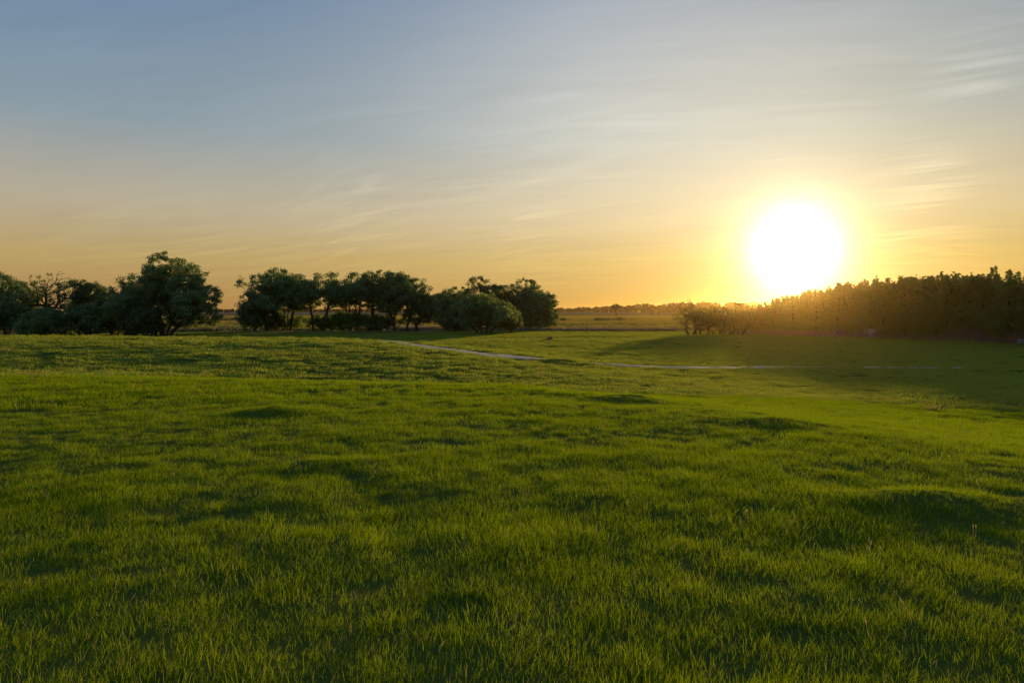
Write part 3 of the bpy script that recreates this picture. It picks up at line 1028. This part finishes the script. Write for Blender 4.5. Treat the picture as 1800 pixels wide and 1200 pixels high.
def build_wood():
    protos = []
    for i in range(7):
        lobes, stems = spire(400 + i, 10.0, 4.2 + 0.4 * (i % 4), 0.9 + 0.3 * (i % 3))
        protos.append(make_tree_meshes('elm', 400 + i, lobes, stems, 470, 19, 0.20, 0.44, M['leaf_elm'], M['bark'], rtip=0.0075, shell=0.1, rise=1.4, split_r=0.05, taper=0.72))
    g = np.random.default_rng(77)
    front = np.array([(53, 142), (56.5, 138), (60.5, 132), (65, 126), (69, 118), (73, 108), (77, 98), (84, 88), (96, 78)], float)
    seg = np.hypot(*np.diff(front, axis=0).T); s = np.concatenate([[0], np.cumsum(seg)])
    nrm = np.array([0.80, 0.60])
    # wanted height along the line of the wood
    hx = [0, 7, 14, 24, 33, 44, 55, 75, 100]
    hh = [6.4, 7.5, 8.9, 10.0, 9.6, 9.2, 9.0, 8.6, 8.3]
    k = 0
    place = ['front row', 'row behind the front', 'third row', 'back row']
    for row, (off, step) in enumerate([(0, 1.9), (3.0, 2.3), (6.5, 2.8), (11, 3.4)]):
        t = 0.6 + row * 0.7
        k = 0
        while t < s[-1]:
            x = np.interp(t, s, front[:, 0]) + nrm[0] * off + g.normal(0, 0.35)
            y = np.interp(t, s, front[:, 1]) + nrm[1] * off + g.normal(0, 0.35)
            px = 900 + 1200 * x / y
            if px > 2150: break
            h = np.interp(t, hx, hh) * g.uniform(0.90, 1.16)
            sc = h / 10.0
            put_tree('elm_tree', protos[g.integers(0, 7)], (x, y, gz(x, y)), g.uniform(0, 6.28),
                     f'slender elm, {ordinal(k)} from the left in the {place[row]} of the dense wood', 'slender elms of the dense wood', 'tree', (sc * g.uniform(1.1, 1.4), sc * g.uniform(1.1, 1.4), sc))
            k += 1
            t += step * g.uniform(0.8, 1.2)
    # the two tall leaders that stand above the rest
    for px, d, top, lab, sd in ((1752, 112, 472, 'tallest slender tree, its leader high above the wood', 451),
                                (1722, 114, 487, 'second tallest slender tree just left of the tallest leader', 452)):
        x = at(px, d)
        h = 5 + (545 - top) * d / 1200 - gz(x, d)
        lobes, stems = spire(sd, h, 3.0, 1.8)
        ms = make_tree_meshes('elm', sd, lobes, stems, 240, 17, 0.19, 0.36, M['leaf_elm'], M['bark'], rtip=0.012, shell=0.1, rise=1.4, split_r=0.05, taper=0.5)
        put_tree('elm_tree', ms, (x, d, gz(x, d)), 0, lab, 'slender elms of the dense wood')


build_wood()

# ------------------------------------------------------------------ far wood on the skyline, one mass
def far_wood():
    g = np.random.default_rng(55)
    CC = []; SS = []
    px = -900.0
    for band, (d0, f) in enumerate([(1, 1.0), (1.35, 0.8)]):
        px = -1300.0
        while px < 3000:
            d = np.interp(px, [-1300, 380, 960, 1080, 1180, 1300, 1420, 3000], [1900, 1500, 1500, 1200, 850, 700, 640, 640]) * d0
            top = np.interp(px, [-1300, 380, 960, 1000, 1060, 1100, 1180, 1210, 1300, 1420, 3000], [542, 543, 541.5, 541, 538.5, 535.5, 532.5, 531, 532, 531, 532])
            h = (5 + (545 - top) * d / 1200) * g.uniform(0.72, 1.10) * (1.0 if band == 0 else 0.98)
            w = h * g.uniform(0.8, 1.3)
            x = at(px, d) + g.normal(0, 2); y = d + g.normal(0, 12)
            n = 170 if 300 < px < 1900 else 50
            u = g.normal(size=(n, 3)); u /= np.linalg.norm(u, axis=1, keepdims=True)
            rr = g.uniform(size=(n, 1)) ** 0.4
            c = u * rr * np.array([w * 0.55, w * 0.55, h * 0.47]) + np.array([x, y, h * 0.52])
            c[:, 2] = np.maximum(c[:, 2], 0.6)
            CC.append(c); SS.append(np.full(n, h * 0.26 if n > 50 else h * 0.42))
            px += (w * 0.62) * 1200 / d
    C = np.concatenate(CC); S = np.concatenate(SS)
    V, Q = leaf_quads(C, S[:, None], g)
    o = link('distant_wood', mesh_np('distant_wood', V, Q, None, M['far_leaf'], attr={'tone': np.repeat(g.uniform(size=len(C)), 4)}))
    tag(o, label='long low belt of hazy trees along the skyline', kind='stuff')


far_wood()
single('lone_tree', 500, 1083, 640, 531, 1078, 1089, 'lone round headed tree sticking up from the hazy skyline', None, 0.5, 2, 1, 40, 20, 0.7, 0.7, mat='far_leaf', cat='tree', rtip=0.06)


# ------------------------------------------------------------------ field edges, dry grass
def brush_line(name, label, poly, n, h, seed, clump):
    g = np.random.default_rng(seed)
    p = along(poly, n, 0.6, seed, clump)
    CC = []
    for q in p:
        m = 26
        hh = h * g.uniform(0.4, 1.2)
        u = g.normal(size=(m, 3)) * np.array([hh * 0.5, hh * 0.4, hh * 0.3]) + np.array([q[0], q[1], gz(q[0], q[1]) + hh * 0.45])
        CC.append(u)
    C = np.concatenate(CC)
    C[:, 2] = np.maximum(C[:, 2], 0.1)
    V, Q = leaf_quads(C, h * 0.34, g)
    o = link(name, mesh_np(name, V, Q, None, M['brush'], attr={'tone': np.repeat(g.uniform(size=len(C)), 4)}))
    tag(o, label=label, kind='stuff')


brush_line('field_edge_brush', 'dark low weeds along the near field edge', [(-120, 163), (-16, 164), (12, 164), (46, 162)], 330, 0.75, 61, 6)
brush_line('field_edge_brush', 'dark low brush along the farther field edge', [(-260, 335), (10, 333), (95, 331)], 210, 1.5, 62, 14)
tall_dry('dry_grass', 'pale dry grass strip along the near field edge', along([(-30, 168), (8, 166), (46, 164)], 7000, 1.4, 71), 0.4, 1.0, M['dry'], 72, 0.09)
tall_dry('dry_grass', 'tan dry grass behind the cottonwood row', along([(-42, 190), (-14, 186)], 3500, 4.5, 73), 0.3, 0.8, M['dry'], 74, 0.10)
tall_dry('dry_grass', 'dusky dry grass at the foot of the dense wood',
         along([(46, 143), (52, 138), (57, 131), (63.5, 125), (68, 116), (72, 106), (76, 96), (83, 86)], 6500, 0.8, 75), 0.5, 1.35, M['dry'], 76, 0.055)
tall_dry('dry_grass', 'tall pale grass plumes before the right end of the dense wood',
         along([(70.3, 110.5), (72.2, 105.5), (74.5, 99)], 1700, 0.6, 77, 1.6), 1.2, 2.3, M['dry'], 78, 0.05, 0.5)
tall_dry('dry_grass', 'thin dry grass round the cottonwood trunks', along([(-66, 155), (-16, 153)], 2600, 1.0, 79), 0.2, 0.6, M['dry'], 80, 0.05)


# ------------------------------------------------------------------ small things
def bmesh_box(cx, cy, cz, sx, sy, sz, bev=0.02):
    import bmesh
    bm = bmesh.new()
    bmesh.ops.create_cube(bm, size=1)
    bmesh.ops.scale(bm, vec=(sx, sy, sz), verts=bm.verts)
    bmesh.ops.bevel(bm, geom=bm.edges[:], offset=bev, segments=1, affect='EDGES')
    bmesh.ops.translate(bm, vec=(cx, cy, cz), verts=bm.verts)
    return bm


def bm_obj(name, bm, mat, parent=None, smooth=False):
    me = bpy.data.meshes.new(name)
    bm.to_mesh(me); bm.free()
    me.materials.append(mat)
    if smooth:
        me.polygons.foreach_set('use_smooth', np.ones(len(me.polygons), bool))
    return link(name, me, parent)


def hay_bale(px, d, length, rad, rz, label, seed):
    x = at(px, d)
    t = bpy.data.objects.new('hay_bale', None)
    COL.objects.link(t)
    t.location = (x, d, gz(x, d))
    t.rotation_euler = (0, 0, rz)
    tag(t, label, 'hay bale', 'round hay bales by the wood')
    g = np.random.default_rng(seed)
    ns, nl = 36, 14
    # rolled body, sagging on the ground, shoulders rounded
    a = np.linspace(0, 2 * math.pi, ns, endpoint=False)
    V = []
    for i in range(nl + 1):
        u = i / nl * 2 - 1
        sh = 1 - 0.10 * max(0, (abs(u) - 0.8) / 0.2) ** 2
        rr = rad * sh * (1 + 0.02 * g.normal(size=ns))
        yy = np.cos(a) * rr; zz = np.sin(a) * rr
        zz = np.where(zz < -0.86 * rad, -0.86 * rad + 0.2 * (zz + 0.86 * rad), zz)
        V.append(np.stack([np.full(ns, u * length / 2), yy * 1.03, zz + 0.88 * rad], 1))
    V = np.concatenate(V)
    i = np.arange(nl)[:, None] * ns; j = np.arange(ns)[None]; jn = (j + 1) % ns
    Q = np.stack([i + j, i + jn, i + ns + jn, i + ns + j], -1).reshape(-1, 4)
    link('rolled_hay', mesh_np('rolled_hay', V, Q, None, M['hay'], smooth=True), t)
    # wrapped net band standing just proud of the hay
    V2 = []
    for u in np.linspace(-0.78, 0.78, 9):
        rr = rad * (1.012 + 0.008 * g.normal(size=ns))
        yy = np.cos(a) * rr; zz = np.sin(a) * rr
        zz = np.where(zz < -0.86 * rad, -0.86 * rad + 0.2 * (zz + 0.86 * rad), zz)
        V2.append(np.stack([np.full(ns, u * length / 2), yy * 1.035, zz + 0.885 * rad], 1))
    V2 = np.concatenate(V2)
    i = np.arange(8)[:, None] * ns
    Q2 = np.stack([i + j, i + jn, i + ns + jn, i + ns + j], -1).reshape(-1, 4)
    link('net_wrap', mesh_np('net_wrap', V2, Q2, None, M['net'], smooth=True), t)
    # spiral ends, each coil a low ridge
    for sgn in (-1, 1):
        VV = []
        rings = 10
        for k in range(rings + 1):
            f = k / rings
            rr = rad * 0.9 * f
            yy = np.cos(a) * rr; zz = np.sin(a) * rr
            zz = np.where(zz < -0.86 * rad, -0.86 * rad + 0.2 * (zz + 0.86 * rad), zz)
            VV.append(np.stack([np.full(ns, sgn * (length / 2 + 0.03 * (k % 2) + 0.05 * (1 - f))) + g.normal(0, 0.008, ns), yy * 1.03, zz + 0.88 * rad], 1))
        VV = np.concatenate(VV)
        i = np.arange(rings)[:, None] * ns
        QQ = np.stack([i + j, i + jn, i + ns + jn, i + ns + j], -1).reshape(-1, 4)
        if sgn < 0: QQ = QQ[:, ::-1]
        link('coiled_end', mesh_np('coiled_end', VV, QQ, None, M['hay_end'], smooth=False), t)
    # loose straw at the foot
    n = 260
    p = np.stack([g.uniform(-length * 0.6, length * 0.6, n), g.normal(0, rad * 0.75, n), np.abs(g.normal(0, 0.06, n)) + 0.05], 1)
    Vq, Qq = leaf_quads(p, 0.22, g)
    o = link('loose_straw', mesh_np('loose_straw', Vq, Qq, None, M['straw'], attr={'tone': np.repeat(g.uniform(size=n), 4)}), t)
    o['kind'] = 'stuff'


hay_bale(1529, 123, 2.05, 0.86, R(6), 'pale round hay bale lying side on before the dense wood', 1)
hay_bale(1474, 128, 1.7, 0.78, R(75), 'duller round hay bale seen end on, left of the pale one', 2)


def fence_post(px, d, h, lean, label):
    import bmesh
    bm = bmesh.new()
    bmesh.ops.create_cone(bm, cap_ends=True, segments=8, radius1=0.085, radius2=0.07, depth=h)
    for v in bm.verts:
        v.co.z += h / 2 - 0.1
        v.co.x += lean * v.co.z
        if v.co.z > h * 0.5: v.co.z += 0.05 * (v.co.x)
    o = bm_obj('fence_post', bm, M['post'])
    x = at(px, d)
    o.location = (x, d, gz(x, d))
    tag(o, label, 'fence post', 'weathered fence posts')


fence_post(1031, 136, 1.7, 0.03, 'lone weathered post in the grass right of the rounded clump')
fence_post(402, 152, 1.6, -0.04, 'left post of the pair in the gap between the two left clumps')
fence_post(409, 152, 1.7, 0.03, 'right post of the pair in the gap between the two left clumps')


def dead_sapling(px, d, h, seed, label):
    g = np.random.default_rng(seed)
    stems = [[(0, 0, -0.1), (0.05, 0, h * 0.5), (0.0, 0, h)]]
    lobes = [(0, 0, h * 0.72, 0.45, 0.45, h * 0.2, 1)]
    P, par, rad, ti, _ = grow(seed, lobes, stems, 14, 0.022, 0.3)
    me = wood_mesh('dead_sapling', P, par, rad, par != np.arange(len(P)), M['bark'])
    x = at(px, d)
    o = link('dead_sapling', me, None, (x, d, gz(x, d)))
    tag(o, label, 'dead sapling', 'bare dead saplings among the willows')


dead_sapling(1264, 143, 7.9, 1, 'tall bare dead stem rising above the leaning willows')
dead_sapling(1271, 145, 7.3, 2, 'shorter bare dead stem right of the tall one above the willows')


def brush_clump(px, d, w, h, seed, label):
    g = np.random.default_rng(seed)
    x0 = at(px, d)
    t = bpy.data.objects.new('brush_clump', None)
    COL.objects.link(t)
    t.location = (x0, d, gz(x0, d))
    tag(t, label, 'brush')
    n = 160
    a = g.uniform(0, 6.28, n); el = g.uniform(0.15, 1.4, n)
    L = g.uniform(0.4, 1.0, n)
    tipx = np.cos(a) * np.cos(el) * L * w / 2; tipy = np.sin(a) * np.cos(el) * L * w / 2
    P1 = np.stack([tipx, tipy, np.sin(el) * L * h], 1)
    P0 = P1 * 0.12
    V, Q = tubes(P0, P1, np.full(n, 0.02), np.full(n, 0.008), 3)
    link('twigs', mesh_np('twigs', V, Q, None, M['bark_pale']), t)
    C = P1[g.integers(0, n, 500)] * g.uniform(0.5, 1.05, (500, 1)) + g.normal(0, 0.05, (500, 3))
    C[:, 2] = np.maximum(C[:, 2], 0.03)
    V, Q = leaf_quads(C, 0.12, g)
    link('dry_leaves', mesh_np('dry_leaves', V, Q, None, M['dry'], attr={'tone': np.repeat(g.uniform(size=500), 4)}), t)['kind'] = 'stuff'


brush_clump(967, 112, 1.5, 0.75, 5, 'low tan heap of dry brush alone in the pasture')


def board_stack():
    d = 98.5
    x = at(1811, d)
    t = bpy.data.objects.new('board_stack', None)
    COL.objects.link(t)
    t.location = (x, d, gz(x, d))
    t.rotation_euler = (0, 0, R(-4))
    tag(t, 'low stack of pale grey boards by the right edge', 'boards')
    for sx in (-1.1, 1.1):
        for k in (0, 1):
            bm_obj('spacer_block', bmesh_box(sx, 0, 0.14 + k * 0.34, 0.16, 0.9, 0.26, 0.012), M['post'], t)
    for k, z in ((0, 0.31), (1, 0.65)):
        for r_ in range(3):
            bm_obj('board', bmesh_box(0.02 * r_, -0.32 + 0.32 * r_, z, 3.2 - 0.05 * r_, 0.3, 0.075, 0.01), M['board'], t)


board_stack()

# ------------------------------------------------------------------ evening haze
def haze():
    m, g, out = new_mat('evening_haze')
    pv = g.n('ShaderNodeVolumePrincipled')
    pv.inputs['Color'].default_value = (1.0, 0.74, 0.32, 1)
    pv.inputs['Density'].default_value = 0.00007
    pv.inputs['Anisotropy'].default_value = 0.95
    g.put(out.inputs['Volume'], pv.outputs[0])
    bm = bmesh_box(0, 0, 10.0, 6200, 6200, 24.0, 0.0001)
    import bmesh
    bm.free()
    bm = bmesh.new()
    bmesh.ops.create_cube(bm, size=1)
    bmesh.ops.scale(bm, vec=(6200, 6200, 26.0), verts=bm.verts)
    bmesh.ops.translate(bm, vec=(0, 0, 10.0), verts=bm.verts)
    o = bm_obj('haze', bm, m)
    tag(o, label='thin golden evening haze over the fields', kind='stuff')


haze()
